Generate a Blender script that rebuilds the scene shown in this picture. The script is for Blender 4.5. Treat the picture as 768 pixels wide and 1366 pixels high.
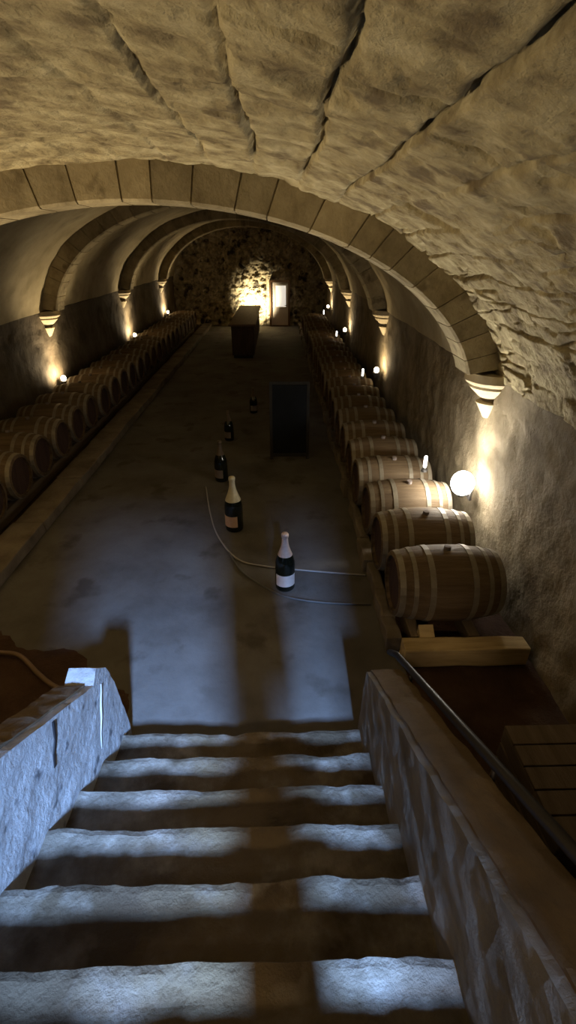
import bpy, bmesh, math, random
from mathutils import Vector, Matrix, noise
random.seed(7)
for o in list(bpy.data.objects): bpy.data.objects.remove(o)
sc = bpy.context.scene; COL = sc.collection
PI = math.pi; R = math.radians

# ---------------------------------------------------------------- camera
F_PX, CAM_H = 640.0, 2.96
PITCH, YAW = R(28.9), R(1.254)
cd = bpy.data.cameras.new('camera'); cam = bpy.data.objects.new('camera', cd); COL.objects.link(cam)
cd.sensor_fit = 'VERTICAL'; cd.sensor_height = 36.0; cd.sensor_width = 36.0*768/1366
cd.lens = 36.0*F_PX/1366; cd.clip_start = 0.02; cd.clip_end = 200
cam.location = (0, 0, CAM_H); cam.rotation_euler = (PI/2-PITCH, 0, -YAW)
sc.camera = cam
# ---------------------------------------------------------------- exposure, world
vs = sc.view_settings
sc.display_settings.display_device = 'sRGB'
vs.view_transform = 'Standard'; vs.look = 'None'; vs.gamma = 1; vs.use_curve_mapping = False
vs.exposure = 0.0
w = bpy.data.worlds.new('world'); sc.world = w; w.use_nodes = True
w.node_tree.nodes['Background'].inputs[0].default_value = (0.30, 0.26, 0.22, 1)
w.node_tree.nodes['Background'].inputs[1].default_value = 0.0015

WARM = (1.0, 0.80, 0.50); COOL = (0.29, 0.51, 1.0); LED = (1.0, 0.95, 0.83)
def light(name, kind, loc, target, power, color, **kw):
    l = bpy.data.lights.new(name, kind); l.energy = power; l.color = color
    for k, v in kw.items(): setattr(l, k, v)
    o = bpy.data.objects.new(name, l); COL.objects.link(o); o.location = loc
    d = Vector(target)-Vector(loc); o.rotation_euler = d.to_track_quat('-Z', 'Y').to_euler()
    return o
# daylight falling through the street door at the head of the stairs
light('daylight_from_stair_door', 'AREA', (0.50, -4.0, 4.95), (-0.10, 3.2, 0.2), 560, COOL,
      shape='RECTANGLE', size=0.36, size_y=1.0, spread=R(70))
# added warm fill behind and above the camera, lifting the shadowed treads
light('stair_warm_fill', 'SPOT', (-0.15, -3.4, 4.5), (-0.2, 0.8, 1.0), 330, (1.0, 0.74, 0.44), spot_size=R(60), spot_blend=0.8, shadow_soft_size=0.15)

# ---------------------------------------------------------------- helpers
def obj(name, bm, m, parent=None, smooth=False, loc=None):
    me = bpy.data.meshes.new(name); bm.normal_update(); bm.to_mesh(me); bm.free()
    if smooth:
        for p in me.polygons: p.use_smooth = True
    o = bpy.data.objects.new(name, me); COL.objects.link(o)
    if m: me.materials.append(m)
    if parent: o.parent = parent
    if loc: o.location = loc
    return o
def empty(name, loc=(0, 0, 0), rz=0):
    o = bpy.data.objects.new(name, None); COL.objects.link(o); o.location = loc; o.rotation_euler = (0, 0, rz)
    o.empty_display_size = 0.1
    return o
def tag(o, label=None, cat=None, group=None, kind=None):
    if label: o['label'] = label
    if cat: o['category'] = cat
    if group: o['group'] = group
    if kind: o['kind'] = kind
    return o
def copy_tree(o, parent=None):
    c = o.copy(); COL.objects.link(c)
    if parent: c.parent = parent
    for ch in [x for x in bpy.data.objects if x.parent == o]: copy_tree(ch, c)
    return c
def box(bm, c, s, rot=None, bev=0.0):
    r = bmesh.ops.create_cube(bm, size=1.0)
    M = Matrix.Translation(c) @ (rot.to_4x4() if rot else Matrix.Identity(4)) @ Matrix.Diagonal((s[0], s[1], s[2], 1))
    bmesh.ops.transform(bm, matrix=M, verts=r['verts'])
    if bev > 0:
        es = list({e for v in r['verts'] for e in v.link_edges})
        bmesh.ops.bevel(bm, geom=es, offset=bev, segments=2, affect='EDGES', profile=0.6)
def lathe(bm, prof, n=24, axis='Z', c=(0, 0, 0), a0=0.0, a1=2*PI, cap=True):
    full = abs(a1-a0-2*PI) < 1e-6
    m = n if full else n+1
    rings = []
    for (r, h) in prof:
        ring = []
        for i in range(m):
            a = a0+(a1-a0)*i/n
            p = (r*math.cos(a), r*math.sin(a), h) if axis == 'Z' else (h, r*math.cos(a), r*math.sin(a))
            ring.append(bm.verts.new(Vector(p)+Vector(c)))
        rings.append(ring)
    for k in range(len(rings)-1):
        for i in range(n):
            j = (i+1) % m
            bm.faces.new((rings[k][i], rings[k][j], rings[k+1][j], rings[k+1][i]))
    if cap and full:
        if prof[0][0] > 1e-5: bm.faces.new(list(reversed(rings[0])))
        if prof[-1][0] > 1e-5: bm.faces.new(rings[-1])
    bmesh.ops.remove_doubles(bm, verts=bm.verts, dist=1e-6)
    bmesh.ops.recalc_face_normals(bm, faces=bm.faces)
def tube(bm, pts, r, n=8, closed=False):
    P = [Vector(p) for p in pts]; rings = []
    up = Vector((0.13, 0.21, 1)).normalized()
    for i, p in enumerate(P):
        t = (P[min(i+1, len(P)-1)]-P[max(i-1, 0)]).normalized()
        u = up.cross(t)
        if u.length < 1e-4: u = Vector((1, 0, 0)).cross(t)
        u.normalize(); v = t.cross(u)
        rings.append([bm.verts.new(p+r*(math.cos(2*PI*k/n)*u+math.sin(2*PI*k/n)*v)) for k in range(n)])
    for a, b in zip(rings, rings[1:]):
        for k in range(n): bm.faces.new((a[k], a[(k+1) % n], b[(k+1) % n], b[k]))
    bm.faces.new(list(reversed(rings[0]))); bm.faces.new(rings[-1])
def spline(pts, n=8):
    P = [Vector(p) for p in pts]; P = [2*P[0]-P[1]]+P+[2*P[-1]-P[-2]]; out = []
    for i in range(1, len(P)-2):
        for k in range(n):
            t = k/n; a, b, c, d = P[i-1:i+3]
            out.append(0.5*((2*b)+(c-a)*t+(2*a-5*b+4*c-d)*t*t+(3*b-a-3*c+d)*t**3))
    out.append(P[-2]); return out
def nz(p, s, o=0.0): return noise.noise(Vector(p)*s+Vector((o, o*1.7, -o)))
def fbm(p, s, oct=4, o=0.0): return noise.fractal(Vector(p)*s+Vector((o, o*1.7, -o)), 1.0, 2.0, oct)

def mat(name, cols, scale=4.0, rough=0.9, bump=0.3, bscale=None, stretch=(1, 1, 1), detail=8, metal=0.0, spec=0.3, bdist=0.02, spots=None, emit=None):
    m = bpy.data.materials.new(name); m.use_nodes = True; nt = m.node_tree; N = nt.nodes; L = nt.links
    b = N['Principled BSDF']; b.inputs['Roughness'].default_value = rough; b.inputs['Metallic'].default_value = metal
    b.inputs['Specular IOR Level'].default_value = spec
    tc = N.new('ShaderNodeTexCoord'); mp = N.new('ShaderNodeMapping'); mp.inputs['Scale'].default_value = stretch
    L.new(tc.outputs['Object'], mp.inputs['Vector'])
    n1 = N.new('ShaderNodeTexNoise'); n1.inputs['Scale'].default_value = scale; n1.inputs['Detail'].default_value = detail; n1.inputs['Roughness'].default_value = 0.62
    L.new(mp.outputs[0], n1.inputs['Vector'])
    cr = N.new('ShaderNodeValToRGB'); e = cr.color_ramp.elements
    while len(e) < len(cols): e.new(0.5)
    for i, c in enumerate(cols):
        e[i].position = 0.3+0.4*i/max(1, len(cols)-1); e[i].color = (*c, 1)
    L.new(n1.outputs['Fac'], cr.inputs['Fac']); src = cr.outputs['Color']
    if spots:
        n3 = N.new('ShaderNodeTexNoise'); n3.inputs['Scale'].default_value = spots[1]; n3.inputs['Detail'].default_value = 5
        L.new(mp.outputs[0], n3.inputs['Vector'])
        r3 = N.new('ShaderNodeValToRGB'); r3.color_ramp.elements[0].position = spots[2]; r3.color_ramp.elements[1].position = spots[2]+0.1
        L.new(n3.outputs['Fac'], r3.inputs['Fac'])
        mx = N.new('ShaderNodeMix'); mx.data_type = 'RGBA'; mx.inputs['B'].default_value = (*spots[0], 1)
        L.new(r3.outputs['Color'], mx.inputs['Factor']); L.new(src, mx.inputs['A']); src = mx.outputs['Result']
    L.new(src, b.inputs['Base Color'])
    if bump > 0:
        n2 = N.new('ShaderNodeTexNoise'); n2.inputs['Scale'].default_value = bscale or scale*6; n2.inputs['Detail'].default_value = 10; n2.inputs['Roughness'].default_value = 0.65
        L.new(mp.outputs[0], n2.inputs['Vector'])
        bp = N.new('ShaderNodeBump'); bp.inputs['Strength'].default_value = bump; bp.inputs['Distance'].default_value = bdist
        L.new(n2.outputs['Fac'], bp.inputs['Height']); L.new(bp.outputs[0], b.inputs['Normal'])
    if emit:
        b.inputs['Emission Color'].default_value = (*emit[0], 1); b.inputs['Emission Strength'].default_value = emit[1]
    return m
def flat(name, c, rough=0.5, metal=0.0, spec=0.5, emit=None):
    return mat(name, [tuple(x*0.85 for x in c), c], scale=9, rough=rough, bump=0, metal=metal, spec=spec, emit=emit)

M = {}
M['vault'] = mat('limestone_vault', [(.15, .108, .055), (.38, .31, .17), (.58, .495, .30)], scale=6, bump=1.0, bscale=22, bdist=0.03, spots=((.18, .135, .075), 4.5, .60))
M['vault_far'] = mat('limestone_vault_plain', [(.26, .21, .11), (.36, .29, .17), (.42, .35, .21)], scale=2.0, bump=0.35, bscale=9, spots=((.18, .14, .08), 1.0, .62))
M['rib'] = mat('dressed_limestone', [(.20, .155, .085), (.31, .25, .145), (.40, .33, .20)], scale=4.5, bump=0.7, bscale=20, spots=((.17, .13, .07), 5, .60))
M['corbel'] = mat('pale_carved_stone', [(.38, .31, .19), (.50, .42, .28)], scale=5, bump=0.25, bscale=24)
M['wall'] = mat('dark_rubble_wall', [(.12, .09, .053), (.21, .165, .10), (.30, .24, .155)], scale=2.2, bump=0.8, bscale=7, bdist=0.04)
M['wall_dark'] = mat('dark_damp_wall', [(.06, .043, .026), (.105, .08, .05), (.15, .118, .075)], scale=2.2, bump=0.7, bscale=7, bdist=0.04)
M['rock'] = mat('rough_rock_wall', [(.13, .10, .06), (.34, .28, .17), (.48, .41, .27)], scale=3.0, bump=0.9, bscale=6, bdist=0.06, spots=((.05, .04, .025), 3.2, .55))
M['floor'] = mat('worn_concrete', [(.07, .062, .055), (.105, .097, .088), (.135, .127, .118)], scale=1.3, bump=0.3, bscale=14, spots=((.065, .056, .047), 2.2, .58))
M['earth'] = mat('red_brown_earth', [(.035, .017, .010), (.06, .030, .018), (.085, .048, .03)], scale=2.5, bump=0.8, bscale=12, bdist=0.05)
M['step'] = mat('worn_stone_steps', [(.085, .068, .048), (.165, .142, .112), (.28, .255, .22)], scale=5, bump=0.9, bscale=18, spots=((.065, .047, .028), 2.6, .47))
M['parapet'] = mat('chipped_whitewash', [(.29, .28, .27), (.38, .376, .37), (.45, .446, .44)], scale=7, bump=0.9, bscale=26, spots=((.11, .11, .115), 10, .60))
M['plaster'] = mat('white_plaster', [(.52, .51, .50), (.62, .61, .60)], scale=8, bump=0.3)
M['parapet_top'] = mat('bare_stone_coping', [(.10, .07, .042), (.16, .115, .07)], scale=6, bump=0.5)
M['parapet_r'] = mat('bare_stone_parapet', [(.11, .09, .065), (.17, .145, .11), (.22, .19, .15)], scale=3.5, bump=0.5, bscale=18)
M['kerb'] = mat('kerb_stone', [(.10, .08, .058), (.16, .13, .097), (.22, .185, .14)], scale=3, bump=0.6, bscale=12)
M['oak'] = mat('oak_staves', [(.08, .05, .026), (.125, .084, .046), (.17, .12, .07)], scale=3, stretch=(0.5, 7, 7), bump=0.35, bscale=6, rough=0.75)
M['oak_head'] = mat('stained_barrel_head', [(.035, .018, .014), (.055, .03, .022), (.08, .045, .032)], scale=3, stretch=(3, 8, 0.7), bump=0.3, rough=0.8)
M['hoop'] = mat('galvanised_hoop', [(.20, .17, .125), (.28, .245, .185)], scale=12, bump=0.1, rough=0.5, metal=0.3)
M['beam'] = mat('ochre_timber', [(.30, .215, .10), (.42, .31, .15), (.48, .36, .19)], scale=3, stretch=(1, 9, 9), bump=0.35, rough=0.85)
M['rail_wood'] = mat('old_timber', [(.11, .08, .05), (.19, .14, .09)], scale=3, stretch=(8, 1, 8), bump=0.4)
M['iron'] = flat('dark_painted_iron', (.028, .025, .026), rough=0.45, metal=0.5)
M['lamp_metal'] = flat('lamp_housing_metal', (.16, .15, .14), rough=0.4, metal=0.7)
M['glass'] = mat('dark_green_bottle_glass', [(.006, .008, .005), (.010, .012, .008)], scale=4, rough=0.12, bump=0, spec=0.6)
M['foil_pink'] = mat('pale_pink_foil', [(.55, .42, .36), (.68, .54, .47)], scale=30, rough=0.4, bump=0.4, metal=0.2)
M['foil_gold'] = mat('pale_gold_foil', [(.56, .51, .36), (.70, .65, .48)], scale=30, rough=0.4, bump=0.4, metal=0.2)
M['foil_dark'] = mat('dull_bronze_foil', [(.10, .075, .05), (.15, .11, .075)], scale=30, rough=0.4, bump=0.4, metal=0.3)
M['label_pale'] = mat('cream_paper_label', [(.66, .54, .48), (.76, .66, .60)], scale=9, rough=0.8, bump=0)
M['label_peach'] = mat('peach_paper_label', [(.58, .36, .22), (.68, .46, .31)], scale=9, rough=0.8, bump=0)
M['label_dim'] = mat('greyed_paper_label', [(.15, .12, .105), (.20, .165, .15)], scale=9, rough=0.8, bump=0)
M['slate'] = mat('blackboard_slate', [(.009, .010, .012), (.014, .016, .019)], scale=3, rough=0.85, bump=0.05, spec=0.1)
M['board_wood'] = mat('dark_board_frame', [(.022, .02, .018), (.035, .032, .028)], scale=4, stretch=(6, 6, 1), bump=0.2)
M['counter_top'] = mat('brown_counter_top', [(.12, .075, .045), (.19, .125, .075)], scale=3, stretch=(8, 0.8, 8), bump=0.15, rough=0.6)
M['counter_body'] = mat('dark_counter_panels', [(.05, .033, .022), (.085, .055, .036)], scale=3, stretch=(6, 6, 0.8), bump=0.2)
M['door_frame'] = mat('brown_door_frame', [(.14, .075, .035), (.21, .115, .055)], scale=4, stretch=(6, 6, 0.8), bump=0.2)
M['door_leaf'] = mat('cream_painted_door', [(.62, .52, .42), (.70, .60, .50)], scale=3, bump=0.08, rough=0.5)
M['cable'] = flat('grey_cable', (.10, .095, .09), rough=0.6)
M['cable_pale'] = flat('pale_cable', (.34, .32, .30), rough=0.6)
M['hose'] = flat('brown_hose', (.20, .13, .085), rough=0.55)
def emitter(name, col, s, camk=None):
    m = bpy.data.materials.new(name); m.use_nodes = True; b = m.node_tree.nodes['Principled BSDF']
    b.inputs['Base Color'].default_value = (*col, 1); b.inputs['Emission Color'].default_value = (*col, 1); b.inputs['Emission Strength'].default_value = s
    return m
M['lens_warm'] = emitter('warm_lamp_lens', (1, .86, .58), 9)
M['lens_led'] = emitter('white_lamp_lens', (1, .97, .90), 40)
M['tube_glow'] = emitter('small_white_tube', (1, .96, .9), 4)
M['pane_glow'] = emitter('lit_door_pane', (1, .93, .82), 0.62)

def shade_band(m, col, cx, wx):
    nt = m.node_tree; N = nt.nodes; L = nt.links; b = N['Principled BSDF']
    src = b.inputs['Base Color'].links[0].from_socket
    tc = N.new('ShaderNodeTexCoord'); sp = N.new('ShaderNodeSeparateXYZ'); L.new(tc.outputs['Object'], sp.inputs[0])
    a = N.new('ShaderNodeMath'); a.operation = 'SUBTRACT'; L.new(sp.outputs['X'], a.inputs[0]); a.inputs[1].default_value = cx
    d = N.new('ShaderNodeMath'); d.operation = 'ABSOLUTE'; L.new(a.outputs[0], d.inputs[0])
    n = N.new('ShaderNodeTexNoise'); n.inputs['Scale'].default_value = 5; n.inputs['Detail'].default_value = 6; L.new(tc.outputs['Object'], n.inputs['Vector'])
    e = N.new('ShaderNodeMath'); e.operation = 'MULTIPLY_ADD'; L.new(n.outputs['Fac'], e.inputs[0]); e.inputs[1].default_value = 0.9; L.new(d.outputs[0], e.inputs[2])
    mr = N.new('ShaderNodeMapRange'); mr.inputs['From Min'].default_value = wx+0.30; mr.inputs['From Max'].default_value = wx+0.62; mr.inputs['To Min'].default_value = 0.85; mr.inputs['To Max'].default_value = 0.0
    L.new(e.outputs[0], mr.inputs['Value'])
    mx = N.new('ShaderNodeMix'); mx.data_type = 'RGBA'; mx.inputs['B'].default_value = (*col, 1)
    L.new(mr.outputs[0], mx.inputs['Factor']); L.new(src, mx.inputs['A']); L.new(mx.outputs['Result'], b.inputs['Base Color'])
shade_band(M['step'], (.13, .095, .052), -0.2, 0.22)  # brown band in the tread colour stands in for a cast shadow

nt = M['rib'].node_tree; b = nt.nodes['Principled BSDF']; src = b.inputs['Base Color'].links[0].from_socket     # each block of stone its own tone
g = nt.nodes.new('ShaderNodeNewGeometry'); mr = nt.nodes.new('ShaderNodeMapRange'); mr.inputs['To Min'].default_value = 0.72; mr.inputs['To Max'].default_value = 1.22
nt.links.new(g.outputs['Random Per Island'], mr.inputs['Value'])
hs = nt.nodes.new('ShaderNodeHueSaturation'); nt.links.new(mr.outputs[0], hs.inputs['Value']); nt.links.new(src, hs.inputs['Color']); nt.links.new(hs.outputs[0], b.inputs['Base Color'])

# ---------------------------------------------------------------- structure: vault, walls, floor
VX, VA, VZ = -1.1, 3.12, 1.66
def sstep(a, b, t):
    t = max(0, min(1, (t-a)/(b-a))); return t*t*(3-2*t)
def rise(y): return 1.86+0.32*sstep(4.6, 10, y)
XR, XL, YB, YF = 2.0, -4.2, -1.3, 22.0
THM = math.acos(0.24/1.86)
def vp(th, y, off=0.0):           # point on the vault, off = outwards (into the rock)
    return Vector((VX+(VA+off)*math.sin(th), y, VZ+(rise(y)+off)*math.cos(th)))
# courses of long stones parallel to the axis
rc = random.Random(3)
CW = 0.27
courses = []
for i in range(-16, 17):
    js = []; y = -2.0+rc.random()*0.8
    while y < 6: js.append(y); y += 0.35+rc.random()*0.75
    courses.append((js, rc.uniform(-.05, .05), [rc.uniform(-.009, .011) for _ in range(len(js)+1)]))
def stone(s, y):
    """inward bulge of the masonry at arc position s, distance y"""
    wob = 0.035*nz((s*0.8, y*1.1, 0), 1.0, 5)+0.014*nz((s, y, 3), 6)+0.006*nz((s, y, 2), 17)
    sp = s+wob+0.12
    i = math.floor(sp/CW+0.5); js, jit, lift = courses[max(0, min(32, i+16))]
    d1 = abs(sp/CW-math.floor(sp/CW)-0.5); d1 = (0.5-abs(0.5-abs((sp/CW+0.5) % 1.0-0.0)))*CW
    yy = y+0.03*nz((s, y, 9), 5)
    k = sum(1 for j in js if j < yy)
    d2 = min(abs(yy-j) for j in js)
    roughness = 0.35+0.65*sstep(-1.2, 0.4, s)           # left haunch carries more plaster
    crown = sstep(.40, .55, s)*(1-sstep(1.45, 1.65, s))*(1-sstep(3.6, 4.0, y))
    g1 = math.exp(-(d1/0.0085)**2)*min(1.3, 0.10+0.8*sstep(.2, .6, s)*max(0, nz((s, y*0.6, 1), 1.3, 2)+0.2)+crown*(0.42+0.7*nz((s, y, 6), 1.7)))
    g2 = math.exp(-(d2/0.009)**2)*(0.2+0.8*max(0, nz((s, y, 4), 2.1, 8)+0.1))
    holes = max(0, nz((s*1.0, y*1.6, 2), 2.4, 30)-0.36)*0.34*sstep(0.6, 1.6, s)
    ragged = abs(nz((s*2.6, y*0.9, 7), 2.6, 14))
    gash = math.exp(-(ragged/0.05)**2)*0.035*sstep(0.9, 1.8, s)*max(0, nz((s, y, 1), 1.4, 44)+0.2)*1.6
    return roughness*(lift[min(k, len(lift)-1)]-0.07*max(g1, g2))-holes-gash+0.022*nz((s, y, 0), 1.3)+0.018*fbm((s, y, 5), 4.5, 6)-0.03*max(0, fbm((s*1.3, y, 8), 9, 3)-0.35)
def vault_patch(bm, y0, y1, ds, dy, fn):
    ns = int(2*THM*2.6/ds); nyy = max(2, int((y1-y0)/dy)); rows = []
    for j in range(nyy+1):
        y = y0+(y1-y0)*j/nyy; row = []
        for i in range(ns+1):
            th = -THM+2*THM*i/ns
            row.append(bm.verts.new(vp(th, y, -fn(th*2.6, y))))
        rows.append(row)
    for a, b in zip(rows, rows[1:]):
        for i in range(ns): bm.faces.new((a[i], b[i], b[i+1], a[i+1]))
bm = bmesh.new(); vault_patch(bm, 0.9, 4.5, 0.0125, 0.0145, stone)
ceil = tag(obj('ceiling', bm, M['vault'], smooth=True), kind='structure')
def plain(s, y): return 0.03*nz((s, y, 0), 1.1, 3)+0.012*fbm((s, y, 2), 4, 3)
bm = bmesh.new(); vault_patch(bm, YB, 0.92, 0.08, 0.08, plain); tag(obj('ceiling', bm, M['vault'], smooth=True), kind='structure')
bm = bmesh.new(); vault_patch(bm, 4.48, YF+0.3, 0.07, 0.07, plain); tag(obj('ceiling', bm, M['vault_far'], smooth=True), kind='structure')

def wall_grid(bm, fx, a0, a1, z0, z1, d, fn):
    na = int((a1-a0)/d); nzz = int((z1-z0)/d); rows = []
    for j in range(nzz+1):
        rows.append([bm.verts.new(fx(a0+(a1-a0)*i/na, z0+(z1-z0)*j/nzz, fn(a0+(a1-a0)*i/na, z0+(z1-z0)*j/nzz))) for i in range(na+1)])
    for a, b in zip(rows, rows[1:]):
        for i in range(na): bm.faces.new((a[i], a[i+1], b[i+1], b[i]))
def rubble(a, z):
    c = noise.cell_vector(Vector((a*3.2+0.3*nz((a, z, 0), 3), z*4.4+0.3*nz((a, z, 5), 3), 1)))
    f = noise.voronoi(Vector((a*2.6, z*3.6, 0.5)))[0]
    fade = sstep(0.0, 0.25, 1.92-z)
    return fade*(0.022*min(0.6, f[1]-f[0])+0.03*nz((a, z, 3), 1.2)+0.015*fbm((a, z, 8), 5, 4)-0.02)
bm = bmesh.new(); wall_grid(bm, lambda a, z, d: Vector((XR+0.02-d, a, z)), YB, YF, -0.02, 1.93, 0.05, rubble)
tag(obj('wall_right', bm, M['wall'], smooth=True), kind='structure')
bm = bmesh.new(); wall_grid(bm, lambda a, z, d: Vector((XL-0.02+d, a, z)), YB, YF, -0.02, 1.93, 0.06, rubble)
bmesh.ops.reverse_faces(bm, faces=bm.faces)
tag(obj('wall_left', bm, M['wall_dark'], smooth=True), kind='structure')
# far wall: rough quarried rock
def rock(a, z):
    f = noise.voronoi(Vector((a*3.4, z*3.8, 4.5)))[0]; g = noise.voronoi(Vector((a*8, z*8, 1.5)))[0]
    return 0.22*min(0.7, f[1]-f[0])+0.09*min(0.7, g[1]-g[0])+0.10*nz((a, z, 1), 1.1)-(0.12*max(0, nz((a, z, 3), 4.0)-0.2))
bm = bmesh.new(); wall_grid(bm, lambda a, z, d: Vector((a, YF+0.05-d*(0.35 if -0.45 < a < 0.75 and z < 1.85 else 1), z)), XL-0.3, XR+0.3, -0.02, 4.1, 0.04, rock)
tag(obj('wall_far', bm, M['rock']), kind='structure')
# back wall behind the camera with the stair opening
bm = bmesh.new()
OPX0, OPX1, OPZ = -0.42, 0.48, 3.28
box(bm, ((XL-0.3+OPX0)/2, YB, 1.9), (OPX0-XL+0.3, 0.3, 4.2)); box(bm, ((XR+0.3+OPX1)/2, YB, 1.9), (XR+0.3-OPX1, 0.3, 4.2))
box(bm, ((OPX0+OPX1)/2, YB, (OPZ+4.0)/2), (OPX1-OPX0, 0.3, 4.0-OPZ)); box(bm, ((OPX0+OPX1)/2, YB, 0.6), (OPX1-OPX0, 0.28, 1.2))
tag(obj('wall_back', bm, M['wall']), kind='structure')
# added post, unseen behind the camera, shaped to cast the aisle's shadow strip
bm = bmesh.new()
box(bm, (0.15, -0.42, 2.8), (0.34, 0.14, 1.4), bev=.01); box(bm, (0.11, -0.42, 1.8), (0.20, 0.12, 0.8), bev=.01)
tag(obj('trim_9', bm, M['rail_wood']), kind='structure')

# floors
def ground(name, x0, x1, y0, y1, m, d=0.12, amp=0.01, z=0.0):
    bm = bmesh.new(); nx = max(1, int((x1-x0)/d)); ny = max(1, int((y1-y0)/d)); rows = []
    for j in range(ny+1):
        rows.append([bm.verts.new((x0+(x1-x0)*i/nx, y0+(y1-y0)*j/ny, z+amp*fbm((x0+(x1-x0)*i/nx, y0+(y1-y0)*j/ny, 0), 1.7, 4))) for i in range(nx+1)])
    for a, b in zip(rows, rows[1:]):
        for i in range(nx): bm.faces.new((a[i], a[i+1], b[i+1], b[i]))
    return tag(obj(name, bm, m, smooth=True), kind='structure')
ground('floor', -2.9, 1.0, 1.9, YF, M['floor'], 0.1, 0.004)
ground('earth_floor', XL-0.1, -2.85, YB, YF, M['earth'], 0.14, 0.03, -0.01)
ground('earth_floor', 0.95, XR+0.1, 2.3, YF, M['earth'], 0.12, 0.02, -0.01)
ground('earth_floor', 0.6, XR+0.1, YB, 2.32, M['earth'], 0.12, 0.02, -0.005)
eg = ground('earth_floor', -2.87, -1.1, YB, 4.2, M['earth'], 0.08, 0.02, 0.0)
for v in eg.data.vertices: v.co.z += 0.03-0.055*sstep(2.2, 4.0, v.co.y+0.65+0.4*nz(v.co, 1.5, 6)+0.6*(v.co.x+1.1))

# kerbs
def kerb(name, x0, x1, y0, y1, h, amp, seg):
    bm = bmesh.new(); y = y0; rr = random.Random(int(x0*100))
    while y < y1-0.05:
        l = min(y1-y, seg*(0.6+0.8*rr.random())); dx = amp*(rr.random()-.5); dh = amp*0.7*(rr.random()-.5)
        box(bm, ((x0+x1)/2+dx, y+l/2, (h+dh)/2), (x1-x0+amp*(rr.random()-.5), l-0.012, h+dh), bev=0.018)
        y += l
    bmesh.ops.subdivide_edges(bm, edges=[e for e in bm.edges if e.calc_length() > 0.2], cuts=3, use_grid_fill=True)
    for v in bm.verts:
        d = 0.5*amp; v.co += Vector((d*nz(v.co, 6, 1), 0, d*nz(v.co, 6, 2)))
    return tag(obj(name, bm, M['kerb']), kind='structure')
kerb('trim_5', -3.12, -2.76, 2.7, YF-0.1, 0.13, 0.02, 0.9)
kerb('trim_6', 0.90, 1.02, 2.92, YF-0.1, 0.15, 0.05, 0.36)

# ---------------------------------------------------------------- ribs and corbels
RY = [4.5, 9.5, 14.4, 19.3]
def rib(n, yc, dep=0.34, nv=27):
    bm = bmesh.new(); rr = random.Random(n)
    a, b = 2.86, rise(yc)-0.26
    ao, bo = VA+0.06, rise(yc)+0.06
    tm = math.acos((1.95-VZ)/b); 
    cuts = [0]; 
    for i in range(nv): cuts.append(cuts[-1]+0.75+0.5*rr.random())
    cuts = [-tm+2*tm*c/cuts[-1] for c in cuts]
    for t0, t1 in zip(cuts, cuts[1:]):
        g = 0.0022; rec = 0.008*(rr.random()-.5); sub = 3; secs = []
        for k in range(sub+1):
            t = t0+g+(t1-t0-2*g)*k/sub
            ii = Vector((VX+a*math.sin(t), 0, VZ+b*math.cos(t))); oo = Vector((VX+ao*math.sin(t), 0, VZ+bo*math.cos(t)))
            y0, y1 = yc-dep/2+rec, yc+dep/2
            ch = 0.02; u = (oo-ii).normalized()
            secs.append([bm.verts.new(ii+u*ch+Vector((0, y0, 0))), bm.verts.new(oo+Vector((0, y0, 0))), bm.verts.new(oo+Vector((0, y1, 0))),
                         bm.verts.new(ii+Vector((0, y1, 0))), bm.verts.new(ii+Vector((0, y0+ch, 0)))])
        for s0, s1 in zip(secs, secs[1:]):
            for q in range(5): bm.faces.new((s0[q], s0[(q+1) % 5], s1[(q+1) % 5], s1[q]))
        bm.faces.new(secs[0]); bm.faces.new(list(reversed(secs[-1])))
    # mortar core set back behind the faces
    secs = []
    for k in range(61):
        t = -tm+2*tm*k/60
        ii = Vector((VX+(a+.012)*math.sin(t), 0, VZ+(b+.012)*math.cos(t))); oo = Vector((VX+ao*math.sin(t), 0, VZ+bo*math.cos(t)))
        secs.append([bm.verts.new(p+Vector((0, y, 0))) for p, y in ((ii, yc-dep/2+.02), (oo, yc-dep/2+.02), (oo, yc+dep/2-.012), (ii, yc+dep/2-.012))])
    for s0, s1 in zip(secs, secs[1:]):
        for q in range(4): bm.faces.new((s0[q], s0[(q+1) % 4], s1[(q+1) % 4], s1[q]))
    bmesh.ops.recalc_face_normals(bm, faces=bm.faces)
    r = tag(obj('trim_%d' % n, bm, M['rib']), kind='structure')
    prof = [(0.004, 1.50), (0.035, 1.51), (0.10, 1.62), (0.125, 1.66), (0.075, 1.675), (0.095, 1.70), (0.16, 1.76), (0.215, 1.81), (0.215, 1.835), (0.245, 1.85), (0.265, 1.875), (0.265, 1.95), (0.0, 1.952)]
    for sx in (1, -1):
        bm = bmesh.new()
        lathe(bm, prof, 20, 'Z', a0=(PI/2 if sx > 0 else -PI/2), a1=(3*PI/2 if sx > 0 else PI/2), cap=False)
        obj('corbel', bm, M['corbel'], r, loc=((XR+0.03) if sx > 0 else (XL-0.03), yc, 0), smooth=False)
    return r
for i, y in enumerate(RY): rib(i+1, y)

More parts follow.
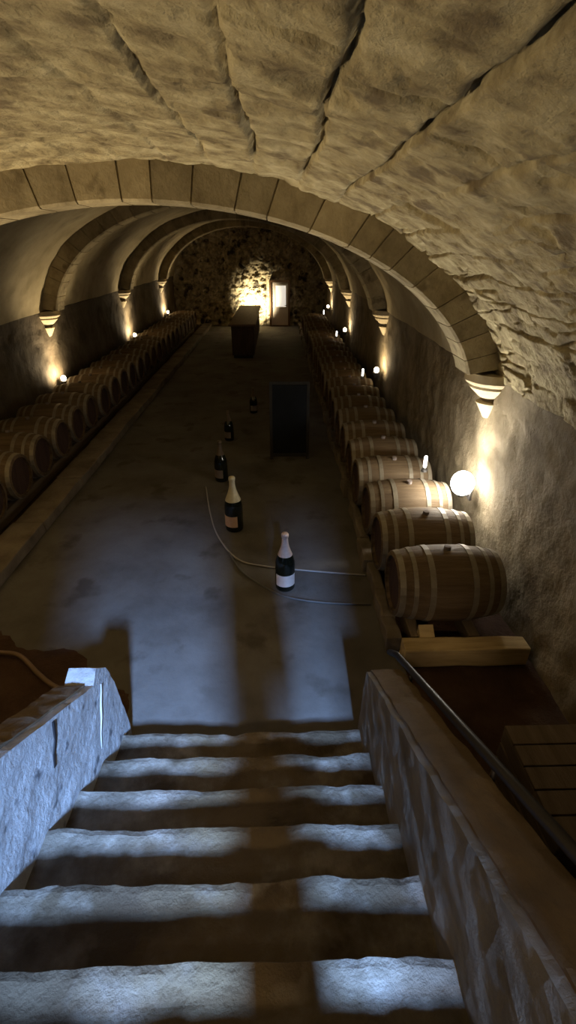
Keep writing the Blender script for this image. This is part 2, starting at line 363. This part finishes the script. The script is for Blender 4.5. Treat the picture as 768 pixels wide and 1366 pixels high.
# ---------------------------------------------------------------- stairs and parapets
RISE, TREAD, Y1, NS = 0.179, 0.29, 2.07, 13
stair = empty('staircase', (0, 0, 0)); tag(stair, kind='structure')
for k in range(1, NS+1):
    bm = bmesh.new(); yn = Y1-TREAD*(k-1); z = RISE*k; n = 56; x0, x1 = -1.08, 0.62
    rows = []
    prof = [(yn-0.01, z-0.20), (yn-0.006, z-0.05), (yn, z-0.022), (yn-0.006, z-0.006), (yn-0.03, z), (yn-0.10, z), (yn-0.19, z), (yn-TREAD-0.05, z), (yn-TREAD-0.05, z-0.2)]
    for i in range(n+1):
        x = x0+(x1-x0)*i/n; row = []
        for q, (py, pz) in enumerate(prof):
            e = 1.0 if 1 <= q <= 5 else 0.25
            wear = 0.014*math.exp(-((x+0.25)/0.42)**2)*(1 if 2 <= q <= 5 else 0)
            dy = e*(0.018*fbm((x, k*3.1, 0), 3.5, 4)+0.013*min(0, nz((x, k*2.3, 1), 15)+0.15)); dz = e*0.011*fbm((x, py*2, k), 5, 3)-wear
            row.append(bm.verts.new((x, py+dy, pz+dz)))
        rows.append(row)
    for a, b in zip(rows, rows[1:]):
        for q in range(len(prof)-1): bm.faces.new((a[q], b[q], b[q+1], a[q+1]))
    bmesh.ops.recalc_face_normals(bm, faces=bm.faces)
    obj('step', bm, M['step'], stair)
def extrude_profile(name, prof, x0, x1, m, amp=0.012, d=0.05, parent=None, topm=None):
    """closed (y,z) outline extruded from x0 to x1, sides roughened"""
    bm = bmesh.new(); vs_ = [bm.verts.new((x0, y, z)) for y, z in prof]; f = bm.faces.new(vs_)
    r = bmesh.ops.extrude_face_region(bm, geom=[f])
    for v in r['geom']:
        if isinstance(v, bmesh.types.BMVert): v.co.x = x1
    for t in range(6):
        es = [e for e in bm.edges if e.calc_length() > d]
        if not es: break
        bmesh.ops.triangulate(bm, faces=bm.faces)
        es = [e for e in bm.edges if e.calc_length() > d]
        if not es: break
        bmesh.ops.subdivide_edges(bm, edges=es, cuts=1)
    bmesh.ops.triangulate(bm, faces=bm.faces)
    for v in bm.verts:
        v.co += Vector((amp*fbm(v.co, 6, 4, 1), amp*fbm(v.co, 7, 4, 2), amp*fbm(v.co, 8, 4, 3)))
    bmesh.ops.recalc_face_normals(bm, faces=bm.faces)
    return obj(name, bm, m, parent, smooth=False)
SL = RISE/TREAD
zl = lambda y: 0.84+0.64*(1.88-y)
left = extrude_profile('wall_stair_left', [(2.19, -0.02), (2.19, 0.16), (2.12, 0.60), (2.05, 0.80), (1.96, 0.89), (1.87, 0.845), (-1.1, zl(-1.1)), (-1.1, -0.02)], -1.19, -1.03, M['parapet'], 0.006, 0.04)
tag(left, kind='structure')
cap_l = extrude_profile('coping', [(1.86, zl(1.86)-.02), (1.86, zl(1.86)+.012), (-1.1, zl(-1.1)+.012), (-1.1, zl(-1.1)-.02)], -1.215, -1.075, M['parapet_top'], 0.012, 0.08, left)
tag(cap_l, 'bare brown stone coping')
bm = bmesh.new()
P = [(1.462, 1.08), (1.436, 1.004), (1.393, .955), (1.369, .90)]
for (ya, za), (yb, zb) in zip(P, P[1:]): box(bm, (-1.0285, (ya+yb)/2, (za+zb)/2), (.010, .014, abs(za-zb)+.012), Matrix.Rotation(math.atan2(-(ya-yb), za-zb), 3, 'X'))
tag(obj('crack', bm, M['iron'], left), 'dark vertical crack')
bm = bmesh.new(); tube(bm, [(-1.030, 1.952, .77), (-1.029, 1.90, .69), (-1.030, 1.86, .60), (-1.033, 1.815, .53), (-1.034, 1.78, .44)], .008, 6)
tag(obj('plaster_run', bm, M['plaster'], left, smooth=True), 'pale run of plaster')
zr = lambda y: 0.74+0.585*(2.04-y)
right = extrude_profile('wall_stair_right', [(2.12, -0.02), (2.07, 0.55), (2.03, zr(2.03)), (-1.1, zr(-1.1)), (-1.1, -0.02)], 0.515, 0.70, M['parapet_r'], 0.007, 0.04)
tag(right, kind='structure')
cap_r = extrude_profile('coping', [(2.05, zr(2.05)-.02), (2.05, zr(2.05)+.012), (-1.1, zr(-1.1)+.012), (-1.1, zr(-1.1)-.02)], 0.545, 0.715, M['parapet_top'], 0.010, 0.08, right)
tag(cap_r, 'bare brown stone coping')
hr = empty('handrail', (0.735, 1.0, zr(1.0)))
bm = bmesh.new(); tube(bm, [(0.735, 2.35, zr(2.35)+0.02), (0.735, 2.2, zr(2.2)+0.06), (0.735, -1.0, zr(-1.0)+0.06)], 0.021, 10); 
bmesh.ops.translate(bm, vec=-Vector(hr.location), verts=bm.verts); obj('rail', bm, M['iron'], hr, smooth=True)
for y in (1.9, 1.0, 0.1):
    bm = bmesh.new(); tube(bm, [(0.735, y, zr(y)+0.05), (0.735, y, zr(y)-0.10), (0.69, y, zr(y)-0.12)], 0.010, 8)
    bmesh.ops.translate(bm, vec=-Vector(hr.location), verts=bm.verts); obj('bracket', bm, M['iron'], hr, smooth=True)
tag(hr, 'dark iron handrail running down the outer side of the right stair wall', 'handrail')

# ---------------------------------------------------------------- far door
bm = bmesh.new()
DX0, DX1, DZ, DY = -0.30, 0.56, 1.70, YF-0.13
for c, s in (((DX0+.04, DY, DZ/2), (.08, .2, DZ)), ((DX1-.04, DY, DZ/2), (.08, .2, DZ)), (((DX0+DX1)/2, DY, DZ+.04), (DX1-DX0, .2, .08)), (((DX0+DX1)/2, DY, 0.02), (DX1-DX0, .2, .04))): box(bm, c, s, bev=.008)
dr = tag(obj('door_1', bm, M['door_frame']), kind='structure')
bm = bmesh.new()
LX0, LX1 = DX0+.08, DX1-.08
for c, s in (((LX0+.085, DY, .86), (.17, .05, 1.64)), ((LX1-.045, DY, .86), (.09, .05, 1.64)), (((LX0+LX1)/2, DY, .40), (LX1-LX0, .046, .72)), (((LX0+LX1)/2, DY, 1.63), (LX1-LX0, .048, .12))): box(bm, c, s, bev=.006)
obj('leaf', bm, M['door_leaf'], dr)
bm = bmesh.new(); box(bm, ((LX0+LX1)/2+.04, DY+.01, 1.17), (LX1-LX0-.24, .012, .84)); obj('pane', bm, M['pane_glow'], dr)
bm = bmesh.new(); tube(bm, [(LX1-.05, DY-.03, .82), (LX1-.05, DY-.08, .82), (LX1-.15, DY-.08, .82)], .012, 8); obj('handle', bm, M['lamp_metal'], dr)

# ---------------------------------------------------------------- barrels
def make_barrel():
    root = empty('oak_barrel')
    L, RB, RH = 0.43, 0.325, 0.27
    rad = lambda x: RH+(RB-RH)*(1-(abs(x)/L)**2.1)
    bm = bmesh.new(); n = 28
    xs = [-L+2*L*i/16 for i in range(17)]
    lathe(bm, [(RH-.035, -L)]+[(rad(x), x) for x in xs]+[(RH-.035, L)], n, 'X', cap=False)
    # slight flats between staves
    for v in bm.verts:
        a = math.atan2(v.co.z, v.co.y); k = 1-0.006*abs(math.sin(a*n/4)); v.co.y *= k; v.co.z *= k
    # inner chime rims
    for s in (-1, 1):
        lathe(bm, [(RH-.035, s*L), (RH-.04, s*(L-.035))], n, 'X', cap=False)
    obj('body', bm, M['oak'], root, smooth=True)
    for s in (-1, 1):
        bm = bmesh.new()
        lathe(bm, [(0.001, s*(L-.03)), (RH-.03, s*(L-.03)), (RH-.03, s*(L-.045)), (0.001, s*(L-.045))], n, 'X', cap=False)
        obj('head', bm, M['oak_head'], root)
    for x, wd in ((-L+.03, .045), (-L+.13, .035), (-.17, .045), (.17, .045), (L-.13, .035), (L-.03, .045)):
        bm = bmesh.new(); e = .0045
        lathe(bm, [(rad(x-wd/2)-.003, x-wd/2), (rad(x-wd/2)+e, x-wd/2), (rad(x+wd/2)+e, x+wd/2), (rad(x+wd/2)-.003, x+wd/2)], n, 'X', cap=False)
        obj('hoop', bm, M['hoop'], root, smooth=False)
    bm = bmesh.new(); lathe(bm, [(.03, 0), (.027, .035), (.001, .036)], 12); obj('bung', bm, M['label_dim'], root, loc=(0, 0, RB-.008))
    return root
ORD = ['nearest', 'second', 'third', 'fourth', 'fifth', 'sixth', 'seventh', 'eighth', 'ninth', 'tenth', 'eleventh', 'twelfth', 'thirteenth', 'fourteenth', 'fifteenth', 'sixteenth', 'seventeenth', 'eighteenth', 'nineteenth', 'twentieth', 'twenty-first', 'twenty-second', 'twenty-third', 'twenty-fourth', 'twenty-fifth', 'twenty-sixth']
proto = make_barrel(); first = True; BZ = 0.485; PIT = 0.668
rb = random.Random(5)
for side in (0, 1):
    y0 = 3.25 if side else 4.80; n = 25 if side else 24
    for i in range(n):
        b = proto if first else copy_tree(proto); first = False
        b.location = (1.37 if side else -3.60, y0+PIT*i+rb.uniform(-.006, .006), BZ if not side else BZ-.02)
        b.location.x += rb.uniform(-.012, .012); b.rotation_euler = (rb.uniform(-.2, .2), 0, (0 if side else PI))
        if side:
            lab = 'whole oak barrel closest to the camera beside the right stair wall' if i == 0 else 'oak barrel by the right wall, %s from the near end of its row' % ORD[i]
        else:
            lab = 'oak barrel with dark head cut by the left picture edge, nearest of its row' if i == 0 else 'oak barrel by the left wall, %s from the near end of its row' % ORD[i]
        tag(b, lab, 'barrel', 'barrels along the right wall' if side else 'barrels along the left wall')
for (x, y0, lab) in ((1.13, 2.95, 'long timber rail under the right barrels on the aisle side'), (1.61, 2.95, 'long timber rail under the right barrels on the wall side'),
                (-3.34, 4.4, 'long timber rail under the left barrels on the aisle side'), (-3.86, 4.4, 'long timber rail under the left barrels on the wall side')):
    bm = bmesh.new(); y1 = 20.4; h = 0.141 if x > 0 else 0.161
    n = 30
    for i in range(1): box(bm, (0, (y1-y0)/2, h/2), (.09, y1-y0, h), bev=.008)
    tag(obj('barrel_rail', bm, M['rail_wood'], loc=(x, y0, 0)), lab, 'rail', 'timber rails under the barrels')
bm = bmesh.new(); box(bm, (1.485, 2.83, .09), (1.00, .15, .18), bev=.012)
bmesh.ops.subdivide_edges(bm, edges=[e for e in bm.edges if e.calc_length() > .5], cuts=10)
for v in bm.verts: v.co += Vector((0, .012*nz(v.co, 3), .010*nz(v.co, 4)))
tag(obj('timber_beam', bm, M['beam']), 'pale ochre timber beam lying across the end of the right barrel row', 'beam')
bm = bmesh.new()
vsx = [bm.verts.new(p) for p in ((1.14, 2.86, .148), (1.26, 2.86, .148), (1.26, 3.00, .148), (1.14, 3.00, .148), (1.14, 2.99, .235), (1.26, 2.99, .235))]
for f in ((0, 3, 2, 1), (0, 1, 5, 4), (3, 4, 5, 2), (0, 4, 3), (1, 2, 5)): bm.faces.new([vsx[i] for i in f])
bmesh.ops.recalc_face_normals(bm, faces=bm.faces)
tag(obj('barrel_wedge', bm, M['beam']), 'small wooden wedge chocking the nearest right barrel on its rail', 'wedge')

# ---------------------------------------------------------------- wall uplights
def make_uplight(sx, led=False):
    root = empty('wall_uplight')
    bm = bmesh.new(); box(bm, (-0.012*sx+.0, 0, -.05), (.024, .11, .14), bev=.006); obj('backplate', bm, M['lamp_metal'], root)
    bm = bmesh.new(); tube(bm, [(-.02*sx, 0, -.05), (-.05*sx, 0, -.06), (-.06*sx, 0, -.05)], .011, 8); obj('arm', bm, M['lamp_metal'], root, smooth=True)
    bm = bmesh.new(); lathe(bm, [(.035, -.09), (.05, -.07), (.066, 0.0), (.072, .0), (.072, .012), (.062, .012), (.058, -.03), (.001, -.03)], 20, cap=True); obj('housing', bm, M['lamp_metal'], root, loc=((-.10 if led else -.06)*sx, 0, 0), smooth=False)
    r = .115 if led else .05
    bm = bmesh.new(); bmesh.ops.create_uvsphere(bm, u_segments=20, v_segments=12, radius=r); bmesh.ops.scale(bm, vec=(1, 1, 1.1), verts=bm.verts)
    obj('globe', bm, M['lens_led' if led else 'lens_warm'], root, loc=((-.10 if led else -.06)*sx, 0, .055), smooth=True)
    return root
pr = {(1, True): make_uplight(1, True), (1, False): make_uplight(1), (-1, False): make_uplight(-1)}; used = set()
LAMPS = [(1, 4.36, .81, True, 'blazing white wall lamp above the nearest right barrels'),
         (1, 9.35, .84, False, 'warm lamp under the second right-hand corbel, second lamp from the camera'),
         (1, 14.2, .88, False, 'warm lamp under the third right-hand corbel, above the row of barrels'),
         (1, 19.2, .98, False, 'warm lamp on the right wall nearest the far door'),
         (-1, 9.4, .70, False, 'warm lamp on the left wall closest to the camera'),
         (-1, 14.7, .68, False, 'warm lamp under the middle left-hand corbel in the photo'),
         (-1, 19.6, .76, False, 'warm lamp on the left wall nearest the far rock wall')]
for sx, y, z, led, lab in LAMPS:
    k = (sx, led); o = pr[k] if k not in used else copy_tree(pr[k]); used.add(k)
    X = XR if sx > 0 else XL
    o.location = (X-.035*sx, y, z); tag(o, lab, 'wall lamp', 'wall lamps above the barrels')
    c = LED if led else WARM
    up, sz, gl = (150, 120, 55) if led else ((24, 60, 20) if sx > 0 else (110, 105, 42))
    light('uplight_beam', 'SPOT', (X-.20*sx, y, z+.16), (X-(.34 if led or sx < 0 else .12)*sx, y-.03, z+2.0), up, c, spot_size=R(sz), spot_blend=0.7, shadow_soft_size=0.05)
    light('uplight_glow', 'SPOT', (X-.15*sx, y-.01, z+.12), (X+.3*sx, y, z+.36), gl*1.3, c, spot_size=R(165), spot_blend=0.5, shadow_soft_size=0.04)
    if led: light('uplight_spill', 'POINT', (X-.34*sx, y-.05, z+.16), (0, 0, 0), 22, c, shadow_soft_size=0.08)
# the lamp of the bay the camera stands in, outside the picture
light('uplight_beam', 'SPOT', (XL+.35, 4.2, 1.0), (XL+1.3, 3.6, 3.0), 470, WARM, spot_size=R(105), spot_blend=0.7, shadow_soft_size=0.08)
light('uplight_beam', 'SPOT', (XL+.35, 0.0, 1.2), (XL+1.5, 1.2, 3.2), 330, WARM, spot_size=R(100), spot_blend=0.7, shadow_soft_size=0.08)
# floodlight behind the counter, washing the rock wall
light('rock_wash', 'SPOT', (-0.92, 21.0, .62), (-0.86, 22.2, .95), 1150, (1, .86, .58), spot_size=R(100), spot_blend=1.0, shadow_soft_size=0.06)
light('door_light', 'SPOT', (0.1, 20.9, 2.6), (0.15, 21.9, .8), 9, (1, .84, .6), spot_size=R(60), spot_blend=0.6, shadow_soft_size=0.05)

# small upright white tube lamps on the barrels
proto_t = None
for i, (x, y, z, lab) in enumerate([(1.62, 4.86, .775, 'thin white tube light left of the blazing wall lamp'), (1.60, 9.1, .79, 'small white tube light just left of the second right lamp'), (1.62, 13.7, .79, 'small white tube light just left of the third right lamp'), (1.70, 18.6, .79, 'tiny white tube light farthest down the right barrel row')]):
    if proto_t is None:
        o = proto_t = empty('tube_light')
        bm = bmesh.new(); lathe(bm, [(.035, 0), (.035, .025), (.018, .03), (.018, .05)], 14); obj('base', bm, M['lamp_metal'], o)
        bm = bmesh.new(); lathe(bm, [(.016, .05), (.020, .06), (.020, .17), (.012, .185), (.001, .187)], 14); obj('tube', bm, M['tube_glow'], o, smooth=True)
    else: o = copy_tree(proto_t)
    o.location = (x, y, z); tag(o, lab, 'lamp', 'small tube lights on the right barrels')

# ---------------------------------------------------------------- bottles
def bottle(loc, H, rot, foil, lbl, lab, foil_low):
    s = H/0.375
    root = empty('champagne_bottle', loc, rot)
    bm = bmesh.new()
    prof = [(.001, .012), (.03, .006), (.052, 0), (.057, .006), (.0585, .02), (.0585, .165), (.056, .19), (.047, .222), (.034, .255), (.024, .285), (.0185, .31), (.0165, .345), (.019, .348), (.019, .356), (.016, .358)]
    lathe(bm, [(r*s, h*s) for r, h in prof], 32, cap=False); obj('body', bm, M['glass'], root, smooth=True)
    bm = bmesh.new()
    def rr(h):
        for (r0, h0), (r1, h1) in zip(prof[2:], prof[3:]):
            if h0 <= h <= h1 and h1 > h0: return r0+(r1-r0)*(h-h0)/(h1-h0)
        return .018
    hs = [foil_low+(0.355-foil_low)*i/10 for i in range(11)]
    lathe(bm, [((rr(h)+.0012)*s, h*s) for h in hs]+[(.021*s, .357*s), (.0215*s, .368*s), (.018*s, .375*s), (.001, .376*s)], 28, cap=False); obj('foil', bm, foil, root, smooth=True)
    bm = bmesh.new(); lathe(bm, [(.0592*s, .04*s), (.0592*s, .118*s)], 18, a0=-PI/2-1.15, a1=-PI/2+1.15, cap=False); obj('label', bm, lbl, root, smooth=True)
    tag(root, lab, 'bottle', 'big champagne bottles on the aisle floor')
bottle((0.055, 3.82, .003), .62, R(5), M['foil_pink'], M['label_pale'], 'big champagne bottle with cream label and pink foil, nearest the stairs', .235)
bottle((-0.53, 4.96, .003), .68, R(-40), M['foil_gold'], M['label_peach'], 'big champagne bottle with pale gold neck foil and peach label', .215)
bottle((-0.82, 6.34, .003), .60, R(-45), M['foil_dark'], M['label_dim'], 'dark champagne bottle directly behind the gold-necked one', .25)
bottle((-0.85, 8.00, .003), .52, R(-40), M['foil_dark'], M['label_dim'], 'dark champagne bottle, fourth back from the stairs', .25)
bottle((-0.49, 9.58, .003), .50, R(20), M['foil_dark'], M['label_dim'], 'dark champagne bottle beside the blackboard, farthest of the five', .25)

# cables on the floor round the bottles
bm = bmesh.new(); tube(bm, spline([(-1.02, 6.1, .012), (-.86, 5.3, .012), (-.70, 4.75, .012), (-.45, 4.30, .012), (-.15, 4.16, .012), (.25, 4.08, .012), (.62, 4.02, .012), (.88, 3.98, .012)]), .009, 8)
tag(obj('floor_cable', bm, M['cable_pale'], smooth=True), 'pale cable curving across the floor behind the nearest bottle', 'cable')
bm = bmesh.new(); tube(bm, spline([(-.62, 4.62, .008), (-.42, 4.12, .012), (-.2, 3.86, .012), (.05, 3.66, .012), (.4, 3.56, .012), (.86, 3.52, .012)]), .010, 8)
tag(obj('floor_cable', bm, M['cable'], smooth=True), 'dark cable curving across the floor in front of the nearest bottle', 'cable')

# ---------------------------------------------------------------- blackboard stand
bs = empty('blackboard_stand', (0.18, 7.12, 0))
T = Matrix.Rotation(R(-7), 3, 'X')
def leaned(bm, c, s, sign, bev=.004):
    rot = Matrix.Rotation(R(-7*sign), 3, 'X'); p = rot @ Vector((c[0], c[1], c[2]))
    box(bm, (p.x, p.y, p.z), s, rot, bev)
bm = bmesh.new(); leaned(bm, (0, 0, .62), (.53, .018, 1.06), 1); obj('panel', bm, M['slate'], bs)
bm = bmesh.new()
for c, s in (((-.285, 0, .60), (.045, .035, 1.20)), ((.285, 0, .60), (.045, .035, 1.20)), ((0, 0, 1.178), (.61, .037, .045)), ((0, 0, .07), (.53, .034, .05))): leaned(bm, c, s, 1)
obj('frame', bm, M['board_wood'], bs)
for sx in (-.26, .26):
    bm = bmesh.new(); rot = Matrix.Rotation(R(9), 3, 'X')
    p = Vector((sx, .33-.0, 0))+Vector((0, -.085, .575)); box(bm, (p.x, p.y, p.z), (.04, .03, 1.17), Matrix.Rotation(R(7.5), 3, 'X'), .004); obj('rear_leg', bm, M['board_wood'], bs)
tag(bs, 'dark framed blackboard standing upright in the aisle near the right kerb', 'blackboard')

# ---------------------------------------------------------------- far counter
ct = empty('bar_counter', (-1.02, 15.0, 0))
bm = bmesh.new(); box(bm, (0, 2.6, .955), (.80, 5.3, .05), bev=.01); obj('worktop', bm, M['counter_top'], ct)
bm = bmesh.new(); box(bm, (0, 2.6, .51), (.66, 5.1, .84), bev=.008)
for i in range(5): box(bm, (.335, .55+1.02*i, .52), (.02, .84, .62), bev=.006)
for x in (-.16, .16): box(bm, (x, .045, .52), (.26, .02, .62), bev=.006)
obj('body', bm, M['counter_body'], ct)
bm = bmesh.new(); box(bm, (0, 2.6, .045), (.58, 5.0, .09)); obj('plinth', bm, M['iron'], ct)
tag(ct, 'long dark wooden counter in front of the lit rock wall', 'counter')

# ---------------------------------------------------------------- crate by the right wall, hose on the earth
cr = empty('wooden_crate', (1.63, 1.50, 0))
bm = bmesh.new()
for z in (.07, .20, .33, .45):
    box(bm, (0, .30, z), (.66, .022, .105), bev=.004); box(bm, (0, -.30, z), (.66, .022, .105), bev=.004)
    box(bm, (-.32, 0, z), (.022, .60, .105), bev=.004); box(bm, (.32, 0, z), (.022, .60, .105), bev=.004)
obj('side_slats', bm, M['rail_wood'], cr)
bm = bmesh.new()
for x in (-.295, .295):
    for y in (-.275, .275): box(bm, (x, y, .255), (.03, .03, .51), bev=.003)
obj('corner_posts', bm, M['beam'], cr)
bm = bmesh.new()
for i in range(5): box(bm, (0, -.255+.1275*i, .515), (.66, .118, .02), bev=.003)
obj('lid', bm, M['rail_wood'], cr)
tag(cr, 'dark slatted wooden crate on the earth against the right wall', 'crate')
bm = bmesh.new(); tube(bm, spline([(-2.62, 2.95, .06), (-2.31, 2.94, .05), (-2.12, 2.90, .05), (-1.90, 2.72, .045), (-1.70, 2.58, .04), (-1.45, 2.50, .035)]), .018, 10)
tag(obj('garden_hose', bm, M['hose'], smooth=True), 'thin brown hose lying on the dark ground left of the stairs', 'hose')
